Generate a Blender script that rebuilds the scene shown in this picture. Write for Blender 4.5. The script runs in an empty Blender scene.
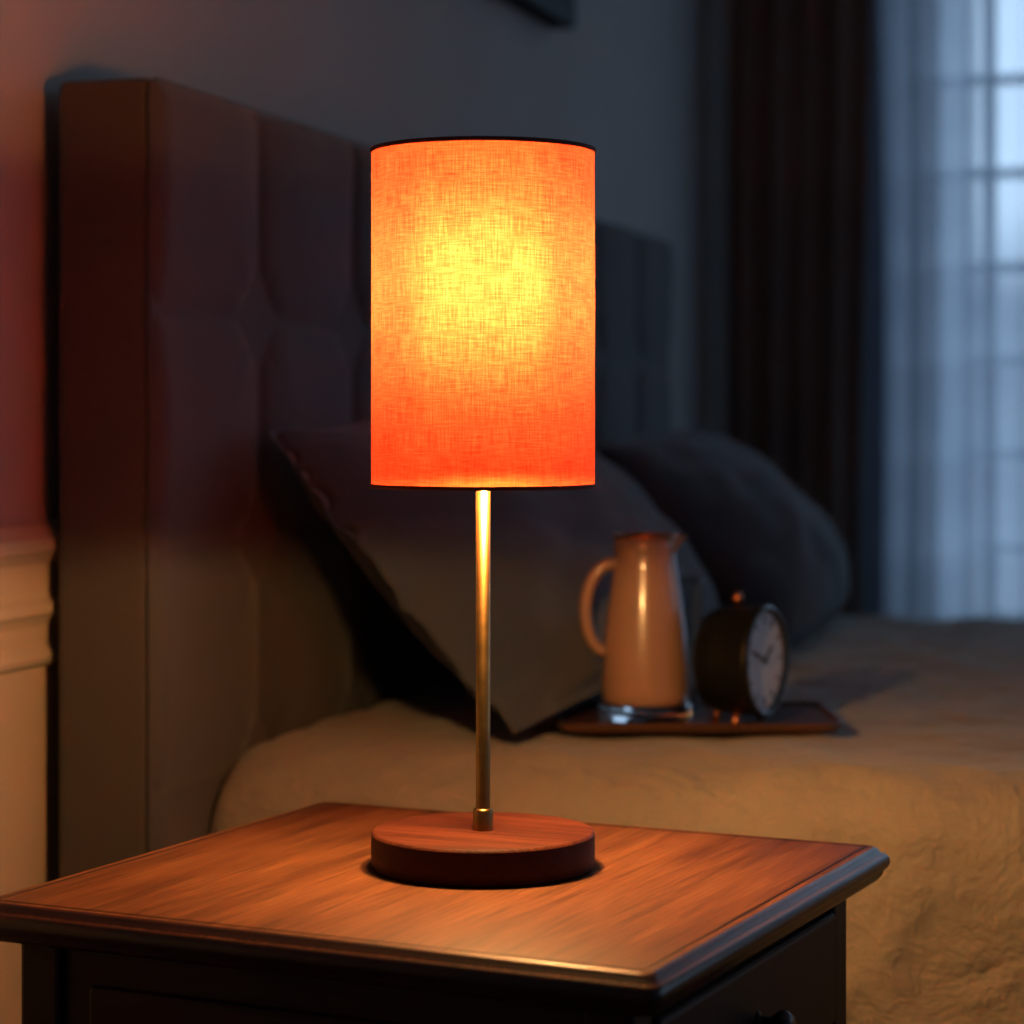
import bpy, bmesh, math, random
from math import sin, cos, pi, radians, exp
from mathutils import Vector, Matrix, noise
random.seed(4)
scene = bpy.context.scene
COL = scene.collection

# ------------------------------------------------------------------ helpers
def nz(x, y, z=0.0): return noise.noise(Vector((x, y, z)))

def new_obj(name, me, parent=None, mat=None, smooth=False):
    o = bpy.data.objects.new(name, me)
    COL.objects.link(o)
    if parent: o.parent = parent
    if mat: me.materials.append(mat)
    if smooth:
        for p in me.polygons: p.use_smooth = True
    return o

def empty(name, loc=(0,0,0), rot=0.0):
    e = bpy.data.objects.new(name, None); COL.objects.link(e)
    e.location = loc; e.rotation_euler = (0,0,rot); e.empty_display_size = .05
    return e

def box(name, lo, hi, mat, parent=None, bevel=0.0, seg=2):
    bm = bmesh.new()
    bmesh.ops.create_cube(bm, size=1.0)
    for v in bm.verts:
        v.co = Vector([(lo[i]+hi[i])/2 + v.co[i]*(hi[i]-lo[i]) for i in range(3)])
    if bevel > 0:
        bmesh.ops.bevel(bm, geom=bm.edges[:], offset=bevel, segments=seg, affect='EDGES', profile=.5)
    me = bpy.data.meshes.new(name); bm.to_mesh(me); bm.free()
    return new_obj(name, me, parent, mat)

def grid_mesh(name, nu, nv, fn, mat, parent=None, closed_u=False, smooth=True, uvfn=None):
    vs, fs = [], []
    for j in range(nv+1):
        for i in range(nu + (0 if closed_u else 1)):
            vs.append(fn(i/nu, j/nv))
    row = nu if closed_u else nu+1
    for j in range(nv):
        for i in range(nu):
            a = j*row+i; b = j*row+(i+1) % row if closed_u else j*row+i+1
            fs.append((a, b, b+row, a+row))
    me = bpy.data.meshes.new(name); me.from_pydata(vs, [], fs)
    if uvfn:
        uv = me.uv_layers.new(name="UVMap")
        k = 0
        for j in range(nv):
            for i in range(nu):
                for (ii, jj) in ((i, j), (i+1, j), (i+1, j+1), (i, j+1)):
                    uv.data[k].uv = uvfn(ii/nu, jj/nv); k += 1
    me.update()
    return new_obj(name, me, parent, mat, smooth)

def lathe(name, prof, mat, parent=None, seg=64, loc=(0,0,0), smooth=True, cap=True):
    vs, fs = [], []
    n = len(prof)
    for k in range(seg):
        a = 2*pi*k/seg
        for r, z in prof: vs.append((r*cos(a), r*sin(a), z))
    for k in range(seg):
        k2 = (k+1) % seg
        for i in range(n-1):
            fs.append((k*n+i, k2*n+i, k2*n+i+1, k*n+i+1))
    me = bpy.data.meshes.new(name); me.from_pydata(vs, [], fs)
    bm = bmesh.new(); bm.from_mesh(me)
    bmesh.ops.remove_doubles(bm, verts=bm.verts[:], dist=1e-6)
    bmesh.ops.recalc_face_normals(bm, faces=bm.faces[:])
    bm.to_mesh(me); bm.free()
    o = new_obj(name, me, parent, mat, smooth); o.location = loc
    return o

def tube(name, pts, r, mat, parent=None, seg=12, scale_z=1.0):
    P = [Vector(p) for p in pts]
    vs, fs = [], []
    n = len(P)
    up = Vector((0,1,0))
    for i in range(n):
        t = (P[min(i+1,n-1)]-P[max(i-1,0)]).normalized()
        s = t.cross(up)
        if s.length < 1e-4: s = t.cross(Vector((1,0,0)))
        s.normalize(); w = s.cross(t).normalized()
        rr = r(i/(n-1)) if callable(r) else r
        for k in range(seg):
            a = 2*pi*k/seg
            vs.append(tuple(P[i] + s*rr*cos(a) + w*rr*scale_z*sin(a)))
    for i in range(n-1):
        for k in range(seg):
            k2 = (k+1) % seg
            fs.append((i*seg+k, i*seg+k2, (i+1)*seg+k2, (i+1)*seg+k))
    fs.append(tuple(range(seg))[::-1]); fs.append(tuple((n-1)*seg+k for k in range(seg)))
    me = bpy.data.meshes.new(name); me.from_pydata(vs, [], fs)
    return new_obj(name, me, parent, mat, True)

# ------------------------------------------------------------------ materials
class M:
    def __init__(s, name):
        s.m = bpy.data.materials.new(name); s.m.use_nodes = True
        s.t = s.m.node_tree; s.N = s.t.nodes; s.L = s.t.links
        s.b = s.N['Principled BSDF']; s.out = s.N['Material Output']
    def n(s, typ, **kw):
        nd = s.N.new(typ)
        for k, v in kw.items(): setattr(nd, k, v)
        return nd
    def l(s, a, b): s.L.new(a, b)
    def coord(s, which='Object', scale=(1,1,1), rot=(0,0,0)):
        tc = s.n('ShaderNodeTexCoord'); mp = s.n('ShaderNodeMapping')
        mp.inputs['Scale'].default_value = scale; mp.inputs['Rotation'].default_value = rot
        s.l(tc.outputs[which], mp.inputs['Vector']); return mp.outputs[0]
    def noise(s, vec, scale, detail=4, rough=.5, dist=0):
        nd = s.n('ShaderNodeTexNoise'); s.l(vec, nd.inputs['Vector'])
        nd.inputs['Scale'].default_value = scale; nd.inputs['Detail'].default_value = detail
        nd.inputs['Roughness'].default_value = rough; nd.inputs['Distortion'].default_value = dist
        return nd.outputs['Fac']
    def ramp(s, fac, stops):
        r = s.n('ShaderNodeValToRGB'); s.l(fac, r.inputs[0])
        e = r.color_ramp.elements
        while len(e) < len(stops): e.new(.5)
        for k, (p, c) in enumerate(stops):
            e[k].position = p; e[k].color = (*c, 1) if len(c) == 3 else c
        return r.outputs[0]
    def bump(s, h, strength=.3, dist=.002, bsdf=None):
        b = s.n('ShaderNodeBump'); b.inputs['Strength'].default_value = strength
        b.inputs['Distance'].default_value = dist
        s.l(h, b.inputs['Height']); s.l(b.outputs[0], (bsdf or s.b).inputs['Normal'])
    def math(s, op, a, b):
        nd = s.n('ShaderNodeMath', operation=op)
        for i, x in enumerate((a, b)):
            if isinstance(x, (int, float)): nd.inputs[i].default_value = x
            else: s.l(x, nd.inputs[i])
        return nd.outputs[0]

def simple(name, col, rough=.5, metal=0, coat=0, var=.12, nscale=30, spec=.5):
    k = M(name)
    f = k.noise(k.coord(), nscale)
    k.l(k.ramp(f, [(.3, tuple(c*(1-var) for c in col)), (.7, tuple(min(1, c*(1+var)) for c in col))]), k.b.inputs['Base Color'])
    k.b.inputs['Roughness'].default_value = rough
    k.b.inputs['Metallic'].default_value = metal
    k.b.inputs['Coat Weight'].default_value = coat
    k.b.inputs['Coat Roughness'].default_value = .1
    k.b.inputs['Specular IOR Level'].default_value = spec
    return k.m

def wood(name, dark, mid, light, axis=1, rough=.35, coat=.25, s=1.0, mixf=.5, spec=.5):
    k = M(name)
    sc = [38*s]*3; sc[axis] = 2.2*s
    v = k.coord('Object', tuple(sc))
    f1 = k.noise(v, 1.0, 6, .6, .6)
    sc2 = [420*s]*3; sc2[axis] = 9*s
    f2 = k.noise(k.coord('Object', tuple(sc2)), 1.0, 3, .6)
    f = k.math('ADD', k.math('MULTIPLY', f1, mixf), k.math('MULTIPLY', f2, 1-mixf))
    c = k.ramp(f, [(.36, dark), (.5, mid), (.64, light)])
    k.l(c, k.b.inputs['Base Color'])
    k.b.inputs['Roughness'].default_value = rough
    k.b.inputs['Coat Weight'].default_value = coat
    k.b.inputs['Coat Roughness'].default_value = .25
    k.b.inputs['Specular IOR Level'].default_value = spec
    k.bump(f2, .12, .0004)
    return k.m

def fabric(name, c1, c2, weave=900, rough=.9, big=8, bumps=.35, sheen=.2):
    k = M(name)
    v = k.coord()
    f1 = k.noise(v, big, 3)
    f2 = k.noise(v, weave, 2)
    f = k.math('ADD', k.math('MULTIPLY', f1, .5), k.math('MULTIPLY', f2, .5))
    k.l(k.ramp(f, [(.35, c1), (.65, c2)]), k.b.inputs['Base Color'])
    k.b.inputs['Roughness'].default_value = rough
    k.b.inputs['Sheen Weight'].default_value = sheen
    k.bump(f2, bumps, .001)
    return k.m

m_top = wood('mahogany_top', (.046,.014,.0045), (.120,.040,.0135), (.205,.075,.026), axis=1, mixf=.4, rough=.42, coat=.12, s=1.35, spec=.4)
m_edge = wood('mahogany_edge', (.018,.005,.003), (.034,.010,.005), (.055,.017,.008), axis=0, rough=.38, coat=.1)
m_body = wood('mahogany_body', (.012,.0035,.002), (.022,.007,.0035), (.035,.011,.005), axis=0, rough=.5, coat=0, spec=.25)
m_inlay = simple('dark_inlay', (.012,.005,.003), .4)
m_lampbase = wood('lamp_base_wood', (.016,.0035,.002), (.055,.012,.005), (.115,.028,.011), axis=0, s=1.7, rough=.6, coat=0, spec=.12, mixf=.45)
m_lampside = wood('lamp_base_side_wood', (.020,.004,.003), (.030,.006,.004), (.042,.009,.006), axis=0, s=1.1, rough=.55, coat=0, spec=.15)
m_brass = simple('brushed_brass', (.23,.145,.052), .34, 1.0, var=.2, nscale=90)
m_copper = simple('copper', (.5,.19,.09), .35, 1.0)
m_head = fabric('headboard_linen', (.062,.056,.054), (.088,.080,.078), 700, big=5)
m_pillow = fabric('pillow_cotton', (.034,.043,.053), (.055,.067,.080), 800, big=6)
m_curt = fabric('heavy_curtain_cloth', (.20,.145,.125), (.30,.215,.185), 500, big=6)
m_black = simple('black_enamel', (.006,.006,.005), .45, 0, 0, spec=.15)
m_tray = wood('tray_wood', (.05,.020,.010), (.085,.036,.018), (.13,.056,.029), axis=0)
m_frame = simple('picture_frame_black', (.004,.004,.005), .6, spec=.2)
m_print = simple('picture_print', (.05,.055,.065), .6, var=.5, nscale=5)
m_white = simple('window_paint', (.5,.52,.55), .5)

def mk_wall():
    k = M('painted_wall')
    v = k.coord()
    f = k.noise(v, 3, 4)
    k.l(k.ramp(f, [(.3, (.47,.42,.37)), (.7, (.51,.46,.41))]), k.b.inputs['Base Color'])
    k.b.inputs['Roughness'].default_value = .85
    k.bump(k.noise(v, 350, 3), .12, .001)
    return k.m
m_wall = mk_wall()
m_trim = simple('trim_paint', (.56,.46,.34), .5, var=.04, nscale=6)
m_floor = wood('floor_oak', (.06,.035,.02), (.1,.06,.035), (.14,.085,.05), axis=1, s=.5)
m_ceil = simple('ceiling_paint', (.5,.5,.5), .9, var=.03)

def mk_cover():
    k = M('bedspread_cotton')
    v = k.coord()
    f1 = k.noise(v, 5, 4); f2 = k.noise(v, 600, 2)
    f = k.math('ADD', k.math('MULTIPLY', f1, .6), k.math('MULTIPLY', f2, .4))
    k.l(k.ramp(f, [(.35, (.245,.212,.168)), (.65, (.325,.284,.226))]), k.b.inputs['Base Color'])
    k.b.inputs['Roughness'].default_value = .9
    k.b.inputs['Sheen Weight'].default_value = .15
    h = k.math('ADD', k.noise(v, 11, 4, .55, .8), k.math('MULTIPLY', k.noise(v, 45, 4, .6, .5), .3))
    k.bump(h, .8, .02)
    return k.m
m_cover = mk_cover()

def mk_shade():
    k = M('linen_lampshade')
    vx = k.coord('UV', (60, 1000, 1)); vy = k.coord('UV', (1000, 50, 1)); vb = k.coord('UV', (28, 28, 1))
    a = k.noise(vx, 1, 3, .7); b = k.noise(vy, 1, 3, .7); c = k.noise(vb, 1, 4, .6)
    w = k.math('ADD', k.math('ADD', k.math('MULTIPLY', a, .46), k.math('MULTIPLY', b, .44)), k.math('MULTIPLY', c, .10))
    tr = k.ramp(w, [(.38, (.065,.0048,.0022)), (.5, (.130,.0135,.0054)), (.60, (.18,.026,.0105))])
    rf = k.ramp(w, [(.38, (.40,.16,.035)), (.5, (.74,.44,.11)), (.60, (.9,.70,.22))])
    df = k.ramp(w, [(.36, (.45,.10,.05)), (.64, (.62,.2,.11))])
    tl = k.n('ShaderNodeBsdfTranslucent'); k.l(tr, tl.inputs[0])
    re = k.n('ShaderNodeBsdfRefraction'); k.l(rf, re.inputs['Color'])
    re.inputs['Roughness'].default_value = 1.0; re.inputs['IOR'].default_value = 1.9
    di = k.n('ShaderNodeBsdfDiffuse'); k.l(df, di.inputs[0])
    add = k.n('ShaderNodeAddShader'); k.l(tl.outputs[0], add.inputs[0])
    mix = k.n('ShaderNodeMixShader'); mix.inputs[0].default_value = .055
    k.l(di.outputs[0], mix.inputs[1]); k.l(re.outputs[0], mix.inputs[2])
    k.l(mix.outputs[0], add.inputs[1])
    k.l(add.outputs[0], k.out.inputs['Surface'])
    return k.m
m_shade = mk_shade()
m_shadetrim = simple('shade_trim', (.12,.024,.014), .8)

def mk_emit(name, col, s):
    k = M(name); e = k.n('ShaderNodeEmission'); e.inputs[0].default_value = (*col, 1); e.inputs[1].default_value = s
    k.l(e.outputs[0], k.out.inputs['Surface']); return k.m
m_bulb = mk_emit('frosted_bulb_glow', (1, .62, .26), 170)

def mk_sheer():
    k = M('sheer_voile')
    d = k.n('ShaderNodeBsdfDiffuse'); d.inputs[0].default_value = (.48,.56,.67,1)
    t = k.n('ShaderNodeBsdfTranslucent')
    k.l(k.ramp(k.noise(k.coord('Object', (1,1,1)), 12, 2), [(.3,(.56,.65,.77)), (.7,(.66,.74,.85))]), t.inputs[0])
    tp = k.n('ShaderNodeBsdfTransparent')
    m1 = k.n('ShaderNodeMixShader'); m1.inputs[0].default_value = .66
    k.l(d.outputs[0], m1.inputs[1]); k.l(t.outputs[0], m1.inputs[2])
    m2 = k.n('ShaderNodeMixShader')
    tc = k.n('ShaderNodeTexCoord'); sp = k.n('ShaderNodeSeparateXYZ'); k.l(tc.outputs['Object'], sp.inputs[0])
    mr = k.n('ShaderNodeMapRange'); k.l(sp.outputs['X'], mr.inputs[0])
    mr.inputs[1].default_value = -.475; mr.inputs[2].default_value = -.44
    mr.inputs[3].default_value = .02; mr.inputs[4].default_value = .24
    k.l(mr.outputs[0], m2.inputs[0])
    k.l(m1.outputs[0], m2.inputs[1]); k.l(tp.outputs[0], m2.inputs[2])
    k.l(m2.outputs[0], k.out.inputs['Surface']); return k.m
m_sheer = mk_sheer()

def mk_glass():
    k = M('clear_glass')
    k.b.inputs['Base Color'].default_value = (.95,.95,.95,1)
    k.b.inputs['Transmission Weight'].default_value = 1
    k.b.inputs['Roughness'].default_value = .03; k.b.inputs['IOR'].default_value = 1.45
    return k.m
m_glass = mk_glass()
m_ceramic = simple('terracotta_ceramic', (.36,.215,.145), .28, 0, .5, var=.08, nscale=8)
m_face = simple('clock_face_paper', (.8,.82,.84), .5, var=.03)

# ------------------------------------------------------------------ dimensions (metres)
WX = -.984     # headboard wall
WY = 4.80      # window wall
CEIL = 2.6
# room
box('floor', (WX-.1,-.6,-.05), (3.2,WY+.1,0), m_floor)
box('ceiling', (WX-.1,-.6,CEIL), (3.2,WY+.1,CEIL+.05), m_ceil)
box('wall_left', (WX-.1,-.6,0), (WX,WY+.1,CEIL), m_wall)
wx0, wx1, wz0, wz1 = -.60, 1.20, .45, 2.35
ww = empty('wall_back')
box('panel_a', (WX,WY,0), (wx0,WY+.1,CEIL), m_wall, ww)
box('panel_b', (wx1,WY,0), (3.2,WY+.1,CEIL), m_wall, ww)
box('panel_c', (wx0,WY,0), (wx1,WY+.1,wz0), m_wall, ww)
box('panel_d', (wx0,WY,wz1), (wx1,WY+.1,CEIL), m_wall, ww)
win = empty('window_1')
t = .045
box('jamb_l', (wx0,WY+.02,wz0), (wx0+t,WY+.08,wz1), m_white, win)
box('jamb_r', (wx1-t,WY+.02,wz0), (wx1,WY+.08,wz1), m_white, win)
box('sill', (wx0,WY-.03,wz0-.03), (wx1,WY+.08,wz0+.02), m_white, win)
box('head', (wx0,WY+.02,wz1-t), (wx1,WY+.08,wz1), m_white, win)
for i in range(1, 6):
    x = wx0 + .15 + .33*(i-1)
    box('muntin_v%d' % i, (x-.012,WY+.035,wz0), (x+.012,WY+.065,wz1), m_white, win)
zz = wz0+.14
i = 0
while zz < wz1-.1:
    box('muntin_h%d' % i, (wx0,WY+.035,zz-.010), (wx1,WY+.065,zz+.010), m_white, win)
    zz += .19; i += 1

# chair rail + wainscot profile swept along the left wall
def profile_trim(name, prof, y0, y1):
    vs, fs = [], []
    for y in (y0, y1):
        for d, z in prof: vs.append((WX+d, y, z))
    n = len(prof)
    for i in range(n-1): fs.append((i, i+1, n+i+1, n+i))
    fs.append(tuple(range(n))); fs.append(tuple(range(n, 2*n))[::-1])
    me = bpy.data.meshes.new(name); me.from_pydata(vs, [], fs)
    return new_obj(name, me, None, m_trim)
profile_trim('trim_1', [(0,.762),(.006,.760),(.010,.752),(.016,.748),(.017,.738),(.012,.732),(.008,.726),(.007,.702),
             (.009,.696),(.013,.692),(.014,.684),(.009,.678),(.006,.672),(.0055,.655),(.009,.651),(.012,.645),(.010,.640),(.003,.636),(.003,.12),(0,.12)], -.6, WY)
profile_trim('baseboard_left', [(0,.12),(.008,.118),(.014,.105),(.014,0),(0,0)], -.6, WY)

# picture frame on wall
pf = empty('picture_frame', (WX, 3.465, 1.448))
fw = .75; fh = .55; b = .045
box('rail_bottom', (.001,-fw,0), (.040,0,b), m_frame, pf, .002)
box('rail_top', (.001,-fw,fh-b), (.040,0,fh), m_frame, pf, .002)
box('stile_a', (.001,-fw,b), (.040,-fw+b,fh-b), m_frame, pf, .002)
box('stile_b', (.001,-b,b), (.040,0,fh-b), m_frame, pf, .002)
box('print', (.001,-fw+b,b), (.014,-b,fh-b), m_print, pf)

# curtains
def curtain(name, x0, x1, x1b, y, amp, folds, mat, seed, z0=.02, z1=2.46):
    def fn(u, v):
        z = z0+(z1-z0)*v
        xe = x1b+(x1-x1b)*v
        w = u + .018*nz(u*7+seed, v*1.5, 1)
        ph = 2*pi*folds*w + 1.1*nz(u*5+seed, v*.8, 3)
        a = amp*(.75+.5*nz(u*6, seed, 5)+.25*nz(u*9, v*2, seed))
        return (x0+(xe-x0)*u+ .25*amp*sin(2*ph), y+a*sin(ph), z)
    return grid_mesh(name, int(folds*22), 30, fn, mat)
curtain('blackout_curtain', WX+.045, -.645, -.69, 4.59, .045, 4.5, m_curt, 2.3)
curtain('sheer_curtain', -.68, 1.25, 1.25, 4.70, .038, 17, m_sheer, 7.1)
rod = tube('curtain_rod', [(WX+.002,4.64,2.49),(0,4.64,2.49),(1.6,4.64,2.49)], .012, m_black)

# ------------------------------------------------------------------ bed
bed = empty('bed')
HX = -.862; HY0 = 1.826; HY1 = 3.786; HZ = 1.143
HC = -.874
box('headboard_core', (-.962,HY0,.0), (HC,HY1,HZ), m_head, bed, .008, 3)
rows = [.945, .735, .525, .315]
cols = [HY0+.235+.2495*i for i in range(7)]
def hb(u, v):
    Y = HY0+.001+(HY1-HY0-.002)*u; Z = .02+(HZ-.022)*v
    e = min(Y-HY0, HY1-Y, HZ-Z)
    x = HX
    if e < .022: x = HC-.003+(HX-HC+.003)*math.sqrt(max(0, 1-(1-e/.022)**2))
    dy = min(abs(Y-c) for c in cols); dz = min(abs(Z-r) for r in rows)
    seam = max(exp(-(dy/.009)**2)*(1.0), exp(-(dz/.009)**2)*.8)
    soft = max(exp(-dy/.035), exp(-dz/.035))
    d = math.hypot(dy, dz)
    btn = exp(-(d/.028)**2)
    x -= .003*seam + .010*soft + .026*btn
    x += .0025*nz(Y*8, Z*8, 2)
    if d < .10: x -= .0032*exp(-d/.04)*abs(sin(5*math.atan2(dz, dy)+Y*9))
    return (max(x, -.903), Y, Z)
for vv in bed.children[0].data.vertices:
    if vv.co.x > -.9 and HY0+.02 < vv.co.y < HY1-.02: vv.co.x = -.905
grid_mesh('headboard_padding', 420, 240, hb, m_head, bed)
for c in cols:
    for r in rows[:2]:
        o = lathe('tuft_button', [(0,.005),(.006,.0042),(.010,.001),(.011,-.002),(0,-.003)], m_pillow, bed, 16, (-.895,c,r))
        o.rotation_euler = (0, pi/2, 0)
tube('headboard_piping', [(HC,HY0,.03),(HC,HY0,HZ-.012),(HC,HY0+.012,HZ),(HC,HY1-.012,HZ),(HC,HY1,HZ-.012),(HC,HY1,.03)], .0012, m_head, bed, 8)

BY0, BY1, BZ = 1.910, 3.55, .556
BX0, BX1 = -.862, 1.25
R = .072
pr = []   # profile (y,z) across the bed
def arc(cy, cz, a0, a1, n, ry, rz):
    return [(cy+ry*cos(a0+(a1-a0)*k/n), cz+rz*sin(a0+(a1-a0)*k/n)) for k in range(n+1)]
pr += [(BY0-.004, .03+(BZ-R-.03)*k/40) for k in range(40)]
pr += arc(BY0+R*1.2, BZ-R, pi, pi/2, 14, R*1.2, R)
n = 110
y0p = BY0+R*1.2; y1p = BY1-R*1.2
pr += [(y0p+(y1p-y0p)*k/n, BZ) for k in range(1, n)]
pr += arc(y1p, BZ-R, pi/2, 0, 14, R*1.2, R)
pr += [(BY1+.004, BZ-R-(BZ-R-.03)*k/20) for k in range(1, 21)]
NP = len(pr)-1
def ridge(x, y, s):
    return 1-abs(nz(x, y, s))*2
def cov(u, v):
    y, z = pr[round(v*NP)]
    x = BX0+(BX1-BX0)*u
    q = .007*nz(x*5, y*5, 1)+.004*nz(x*14, y*14, 4)+.007*max(0, ridge(x*7+y*3, y*9-x*2, 8)-.4)+.0016*ridge(x*18+y*7, y*15, 3)
    if z >= BZ-1e-4:
        z += q
    else:
        k = max(0, min(1, (BZ-R-z)/.3))
        sgn = -1 if y < 2.5 else 1
        y += sgn*(k*(.012*sin(x*17+2*nz(x*3, 0, 0))+.012+.010*nz(x*9, z*4, 3)) + .006*nz(x*12, z*8, 9) + .008*max(0, ridge(x*6+z*4, z*8-x*3, 5)-.3))
        z += q*(1-k)
    d = x-BX0
    if d < .05:
        s = 1-math.sqrt(max(0, 1-(1-d/.05)**2))
        z -= .03*s if z > .3 else 0
        if y < 2.5: y += .01*s
    return (x, y, z)
cv = grid_mesh('bedspread', 330, NP, cov, m_cover, bed)
box('bed_frame', (-.86,BY0+.04,.05), (BX1-.03,BY1-.03,.30), m_body, bed, .01)
box('mattress', (-.86,BY0+.04,.30), (BX1-.03,BY1-.03,.50), m_trim, bed, .03, 4)

# pillows -----------------------------------------------------------
def pillow(name, W, H, T, loc, lean, yaw=0, seed=0, flange=0.0, roll=0, rough=1.0):
    bm = bmesh.new()
    n = 72
    def P(u, v, side):
        f = 1+flange
        uu, vv = u*f, v*f
        cu, cvv = max(-1, min(1, uu)), max(-1, min(1, vv))
        pin = 1-.045*(1-vv*vv if abs(vv) < 1 else 0)
        pin2 = 1-.04*(1-uu*uu if abs(uu) < 1 else 0)
        th = (max(0, (1-cu**2))**.55)*(max(0, (1-cvv**2))**.5)
        w = (nz(u*2.2+seed, v*2.2, seed)*.12+nz(u*6+seed, v*5, seed+3)*.05)*rough
        r = math.hypot(1-abs(cu), 1-abs(cvv)); a = math.atan2(1-abs(cvv), 1-abs(cu))
        cr = .06*exp(-r/.5)*sin(a*11+seed)*rough
        t = T/2*th*(1+w+cr)+.0012
        rc = .11*max(0, abs(uu)+abs(vv)-1.5)
        sag = .02*(1-v)*(1-u*u)
        fl = .006*nz(u*9+seed, v*9, 2)*max(abs(u), abs(v))**6 if flange else 0
        return Vector((side*t + (sag if side > 0 else sag*.5)+.006*nz(u*4, v*4, seed+9)+fl, uu*(1-rc)*W/2*pin, H/2*vv*(1-rc)*pin2))
    for side in (1, -1):
        g = [[bm.verts.new(P(-1+2*i/n, -1+2*j/n, side)) for i in range(n+1)] for j in range(n+1)]
        for j in range(n):
            for i in range(n):
                q = (g[j][i], g[j][i+1], g[j+1][i+1], g[j+1][i])
                bm.faces.new(q if side > 0 else q[::-1])
    bmesh.ops.remove_doubles(bm, verts=bm.verts[:], dist=.0028)
    me = bpy.data.meshes.new(name); bm.to_mesh(me); bm.free()
    o = new_obj(name, me, None, m_pillow, True)
    o.location = loc
    o.rotation_euler = (roll, lean, yaw)
    return o
pillow('pillow', .925, .360, .170, (-.710, 2.430, .708), radians(-41), radians(0), 1.0, .05)
pillow('pillow', .68, .36, .19, (-.655, 3.19, .688), radians(-42), radians(3), 5.0, 0, rough=.5)

# ------------------------------------------------------------------ tray, jug, clock
TZ = .564
tray = empty('serving_tray', (-.478, 2.181, TZ), radians(17))
tw, td = .131, .086
def rr(w, d, r, n=8):
    pts = []
    for cx, cy, a0 in ((w-r,d-r,0),(-w+r,d-r,pi/2),(-w+r,-d+r,pi),(w-r,-d+r,1.5*pi)):
        for k in range(n+1):
            a = a0+pi/2*k/n; pts.append((cx+r*cos(a), cy+r*sin(a)))
    return pts
def tray_mesh():
    rings = [(-.010,0),(-.004,0.0005),(.0,.005),(.001,.009),(-.001,.0095),(-.003,.008),(-.006,.0055)]
    bm = bmesh.new(); prev = None; first = None
    for off, z in rings:
        vs = [bm.verts.new((x, y, z)) for x, y in rr(tw+off, td+off, .018)]
        if prev:
            for i in range(len(vs)):
                bm.faces.new((prev[i], prev[(i+1) % len(vs)], vs[(i+1) % len(vs)], vs[i]))
        else: first = vs
        prev = vs
    bm.faces.new(prev); bm.faces.new(first[::-1])
    me = bpy.data.meshes.new('tray_board'); bm.to_mesh(me); bm.free()
    return new_obj('tray_board', me, tray, m_tray)
tray_mesh()

JZ = TZ+.0058
jug = empty('water_jug', (-.516, 2.141, JZ), radians(16.8))
H = .172
G = .016   # thick clear base height
lathe('body', [(0,G),(.038,G),(.0405,G+.003),(.0412,.028),(.0405,.05),(.0378,.085),(.0335,.117),(.0298,.140),(.0282,.151),(.0286,.160),(.0298,H),
               (.0283,H),(.0272,.161),(.0268,.151),(.0283,.139),(.032,.115),(.036,.085),(.038,.05),(.038,.028),(0,G+.004)], m_ceramic, jug)
lathe('glass_foot', [(0,0),(.0418,0),(.0440,.003),(.0440,.012),(.042,G-.0002),(0,G-.0002)], m_glass, jug)
pts = []
for k in range(29):
    a = k/28
    ang = pi*(.5+a)
    x = -.030 + .022*cos(ang)*(1.05-.12*a) - .008*a
    z = .105 + .041*sin(ang)
    pts.append((x, 0, z))
pts = [(-.024,0,.146)]+pts+[(-.033,0,.062)]
tube('handle', pts, lambda s: .0060, m_ceramic, jug, 14, 1.3)
def sp(u, v):
    a = (-.5+u)*1.5
    r = .0284+.0115*v*cos(a*2.05)**2 if abs(a) < .76 else .0284
    return (r*cos(a), r*sin(a)*(1-.25*v), .156+.0165*v)
grid_mesh('spout', 16, 6, sp, m_ceramic, jug)
lathe('rim', [(.0281,H-.001),(.0300,H-.0015),(.0306,H),(.0300,H+.0018),(.0282,H+.0018),(.0277,H),(.0281,H-.001)], m_copper, jug)

# tumbler standing behind the jug
gl = empty('drinking_glass', (-.502, 2.217, TZ+.0058))
lathe('tumbler', [(0,0),(.0205,0),(.0215,.001),(.0222,.01),(.0250,.125),(.0252,.1265),(.0246,.127),(.0238,.125),(.0212,.010),(.019,.006),(0,.006)], m_glass, gl, 48)

ck = empty('alarm_clock', (-.422, 2.138, TZ+.0055+.0595), radians(-12))
def rotX(o): o.rotation_euler = (0, pi/2, 0); return o
rotX(lathe('case', [(0,-.036),(.034,-.036),(.044,-.031),(.0485,-.022),(.050,-.010),(.0500,.014),(.0515,.017),(.0515,.022),(.049,.0245),(.0465,.0245),(.045,.019),(0,.019)], m_black, ck))
rotX(lathe('dial', [(0,.0200),(.0448,.0200),(.0448,.0195),(0,.0195)], m_face, ck, smooth=False))
rotX(lathe('bezel', [(.0446,.0195),(.0468,.0248),(.0488,.0252),(.0498,.0238)], simple('bezel_steel', (.2,.2,.2), .3, 1), ck))
for k in range(12):
    a = k*pi/6
    o = box('mark_%d' % k, (.0201,-.0009,.034), (.0207,.0009,.041), m_black, ck)
    o.rotation_euler = (a,0,0)
o = box('hour_hand', (.0208,-.0014,-.004), (.0212,.0014,.021), m_black, ck); o.rotation_euler = (radians(-55),0,0)
o = box('minute_hand', (.0213,-.001,-.005), (.0217,.001,.032), m_black, ck); o.rotation_euler = (radians(70),0,0)
lathe('top_bell', [(0,.012),(.003,.0115),(.0052,.008),(.0055,.004),(.003,.002),(.003,-.004),(0,-.004)], m_copper, ck, 20, (-.006,0,.0505))
for s in (-1, 1):
    tube('foot_%d' % (s+1), [(.004,s*.022,-.043),(.004,s*.028,-.0515),(.004,s*.032,-.0590)], lambda q: .0045-.0015*q, m_copper, ck, 10)
tube('foot_back', [(-.024,0,-.044),(-.027,0,-.052),(-.029,0,-.0590)], .0035, m_copper, ck, 10)

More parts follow.
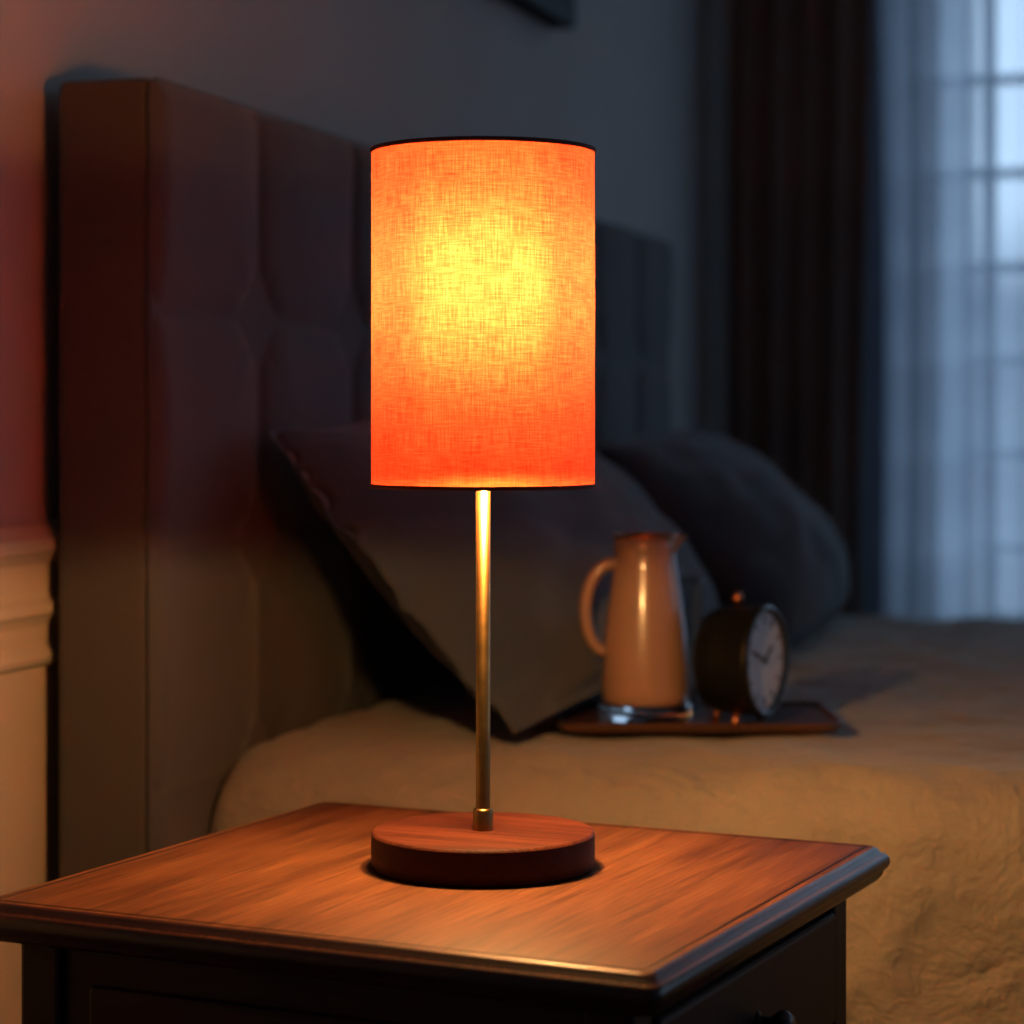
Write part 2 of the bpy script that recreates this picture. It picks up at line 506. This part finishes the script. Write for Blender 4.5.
# ------------------------------------------------------------------ nightstand
NA = radians(-8.7)
TT = .55
ns = empty('nightstand', (-.4864, 1.484, 0), NA)
hw, hd = .232, .220
def top_board():
    prof = [(-.012,TT-.024),(-.006,TT-.0235),(-.003,TT-.020),(-.002,TT-.0165),(.000,TT-.015),(.0015,TT-.012),(.001,TT-.008),(-.001,TT-.0055),(-.004,TT-.0045),(-.0055,TT-.0015),(-.008,TT)]
    bm = bmesh.new(); prev = None; first = None
    for off, z in prof:
        vs = [bm.verts.new((x, y, z)) for x, y in rr(hw+off, hd+off, .008, 5)]
        if prev:
            for i in range(len(vs)):
                f = bm.faces.new((prev[i], prev[(i+1) % len(vs)], vs[(i+1) % len(vs)], vs[i])); f.smooth = True
        else: first = vs
        prev = vs
    bm.faces.new(prev); bm.faces.new(first[::-1])
    me = bpy.data.meshes.new('top_board'); bm.to_mesh(me); bm.free()
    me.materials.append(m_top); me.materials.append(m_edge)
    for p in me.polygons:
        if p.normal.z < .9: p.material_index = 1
    o = bpy.data.objects.new('top_board', me); COL.objects.link(o); o.parent = ns
top_board()
li = .013; iz = TT+.0003; iw = .0016
for nme, lo, hi in (('inlay_a',(-hw+li,-hd+li),(hw-li,-hd+li+iw)),('inlay_b',(-hw+li,hd-li-iw),(hw-li,hd-li)),
                    ('inlay_c',(-hw+li,-hd+li),(-hw+li+iw,hd-li)),('inlay_d',(hw-li-iw,-hd+li),(hw-li,hd-li))):
    box(nme, (lo[0],lo[1],TT-.001), (hi[0],hi[1],iz), m_inlay, ns)
bw, bd = hw-.024, hd-.024
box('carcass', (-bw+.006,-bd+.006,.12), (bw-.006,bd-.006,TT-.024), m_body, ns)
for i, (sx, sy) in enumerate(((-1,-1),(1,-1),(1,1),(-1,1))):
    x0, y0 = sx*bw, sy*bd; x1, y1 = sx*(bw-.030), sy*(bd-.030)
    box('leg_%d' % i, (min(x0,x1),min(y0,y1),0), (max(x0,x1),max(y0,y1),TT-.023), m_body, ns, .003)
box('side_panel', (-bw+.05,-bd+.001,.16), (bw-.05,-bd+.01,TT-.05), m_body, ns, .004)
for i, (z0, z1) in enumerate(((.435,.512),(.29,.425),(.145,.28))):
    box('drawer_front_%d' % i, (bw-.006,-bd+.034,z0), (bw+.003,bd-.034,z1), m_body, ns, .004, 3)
    o = lathe('drawer_knob_%d' % i, [(0,.024),(.006,.0235),(.009,.019),(.009,.015),(.004,.009),(.004,.002),(.008,0),(0,0)], m_edge, ns, 24, (bw+.0025,0,(z0+z1)/2))
    o.rotation_euler = (0, pi/2, 0)

# ------------------------------------------------------------------ table lamp
LX, LY = -.475, 1.506
lamp = empty('table_lamp', (LX, LY, TT+.0004), NA)
lathe('base_side', [(0,0),(.0735,0),(.075,.0015),(.0752,.012),(.075,.0222)], m_lampside, lamp, 96)
lathe('base_top', [(.075,.0222),(.0742,.0238),(.0725,.0242),(0,.0242)], m_lampbase, lamp, 96)
lathe('collar', [(.0068,.024),(.0068,.037),(.0062,.0385),(.0048,.039)], m_brass, lamp, 32)
lathe('stem', [(.0048,.024),(.0048,.33),(0,.33)], m_brass, lamp, 32)
S0, S1 = .8055-TT, 1.030-TT
SR = .0750
def shade_fn(u, v):
    a = -2*pi*u + pi/2
    z = S0+(S1-S0)*v
    r = SR + .00025*nz(cos(a)*3, sin(a)*3, z*20)
    return (r*cos(a), r*sin(a), z)
grid_mesh('shade', 128, 24, shade_fn, m_shade, lamp, uvfn=lambda u, v: (u*.4725, v*.2245))
for nm, z in (('shade_rim_bottom', S0), ('shade_rim_top', S1)):
    lathe(nm, [(SR-.0006,z-.0014),(SR+.0007,z-.0014),(SR+.0010,z),(SR+.0007,z+.0014),(SR-.0006,z+.0014),(SR-.0006,z-.0014)], m_shadetrim, lamp, 96)
for k in range(3):
    a = k*2*pi/3+.3
    tube('spider_%d' % k, [(.004*cos(a),.004*sin(a),.325),(.04*cos(a),.04*sin(a),.325),((SR-.001)*cos(a),(SR-.001)*sin(a),S0+.06)], .0009, m_brass, lamp, 6)
lathe('socket', [(0,.318),(.013,.318),(.014,.325),(.014,.342),(0,.343)], m_brass, lamp, 24)
gr, gz = .038, .396
lathe('bulb', [(0,.342),(.012,.343),(.014,.354)]+[(gr*sin(a), gz-gr*cos(a)) for a in [radians(25+155*k/16) for k in range(16)]]+[(0,gz+gr)], m_bulb, lamp, 48)

def light(kind, name, loc, energy, col, parent=None, **kw):
    ld = bpy.data.lights.new(name, kind); ld.energy = energy; ld.color = col
    for k, v in kw.items(): setattr(ld, k, v)
    o = bpy.data.objects.new(name, ld); COL.objects.link(o); o.location = loc
    if parent: o.parent = parent
    return o
dn = light('SPOT', 'added_down_spot', (.012,-.012,S0+.006), 10.5, (1,.52,.17), lamp, spot_size=radians(172), spot_blend=.12, shadow_soft_size=.012)  # spot added beside the bulb: brightens table and bed, misses the shade
up = light('SPOT', 'added_up_spot', (0,0,S1-.004), 2.8, (1,.42,.12), lamp, spot_size=radians(177), spot_blend=.08, shadow_soft_size=.03)  # extra spot added at the top opening to throw light on the upper wall
up.rotation_euler = (pi, 0, 0)

# ------------------------------------------------------------------ world: blue dusk, brighter towards the window side
w = bpy.data.worlds.new('dusk'); scene.world = w; w.use_nodes = True
nt = w.node_tree; N = nt.nodes; L = nt.links
bg = N['Background']
def mr(src, a, b, c=0, d=1):
    m = N.new('ShaderNodeMapRange'); L.new(src, m.inputs[0])
    for i, x in enumerate((a, b, c, d)): m.inputs[i+1].default_value = x
    return m.outputs[0]
tc = N.new('ShaderNodeTexCoord'); sep = N.new('ShaderNodeSeparateXYZ'); L.new(tc.outputs['Generated'], sep.inputs[0])
ry = mr(sep.outputs['Y'], .35, .8); rz = mr(sep.outputs['Z'], .05, .09, .12, 1)
mu = N.new('ShaderNodeMath'); mu.operation = 'MULTIPLY'; L.new(ry, mu.inputs[0]); L.new(rz, mu.inputs[1])
fl = N.new('ShaderNodeMix'); fl.data_type = 'RGBA'; L.new(mr(sep.outputs['Y'], -.8, .3), fl.inputs[0])
fl.inputs[6].default_value = (.008,.011,.015,1); fl.inputs[7].default_value = (.090,.135,.23,1)
mx = N.new('ShaderNodeMix'); mx.data_type = 'RGBA'; L.new(mu.outputs[0], mx.inputs[0])
L.new(fl.outputs[2], mx.inputs[6]); mx.inputs[7].default_value = (1.65,2.35,3.1,1)
L.new(mx.outputs[2], bg.inputs[0]); bg.inputs[1].default_value = 1.0

# ------------------------------------------------------------------ camera
cd = bpy.data.cameras.new('camera'); cam = bpy.data.objects.new('camera', cd); COL.objects.link(cam)
cam.location = (0, 0, .85); cam.rotation_euler = (pi/2, 0, radians(16.8))
cd.sensor_width = 36; cd.lens = 2350/1024*36
cd.shift_y = -(512-420)/1024
cd.clip_start = .05
cd.dof.use_dof = True; cd.dof.focus_distance = 1.55; cd.dof.aperture_fstop = 5.0
scene.camera = cam
scene.view_settings.view_transform = 'Standard'
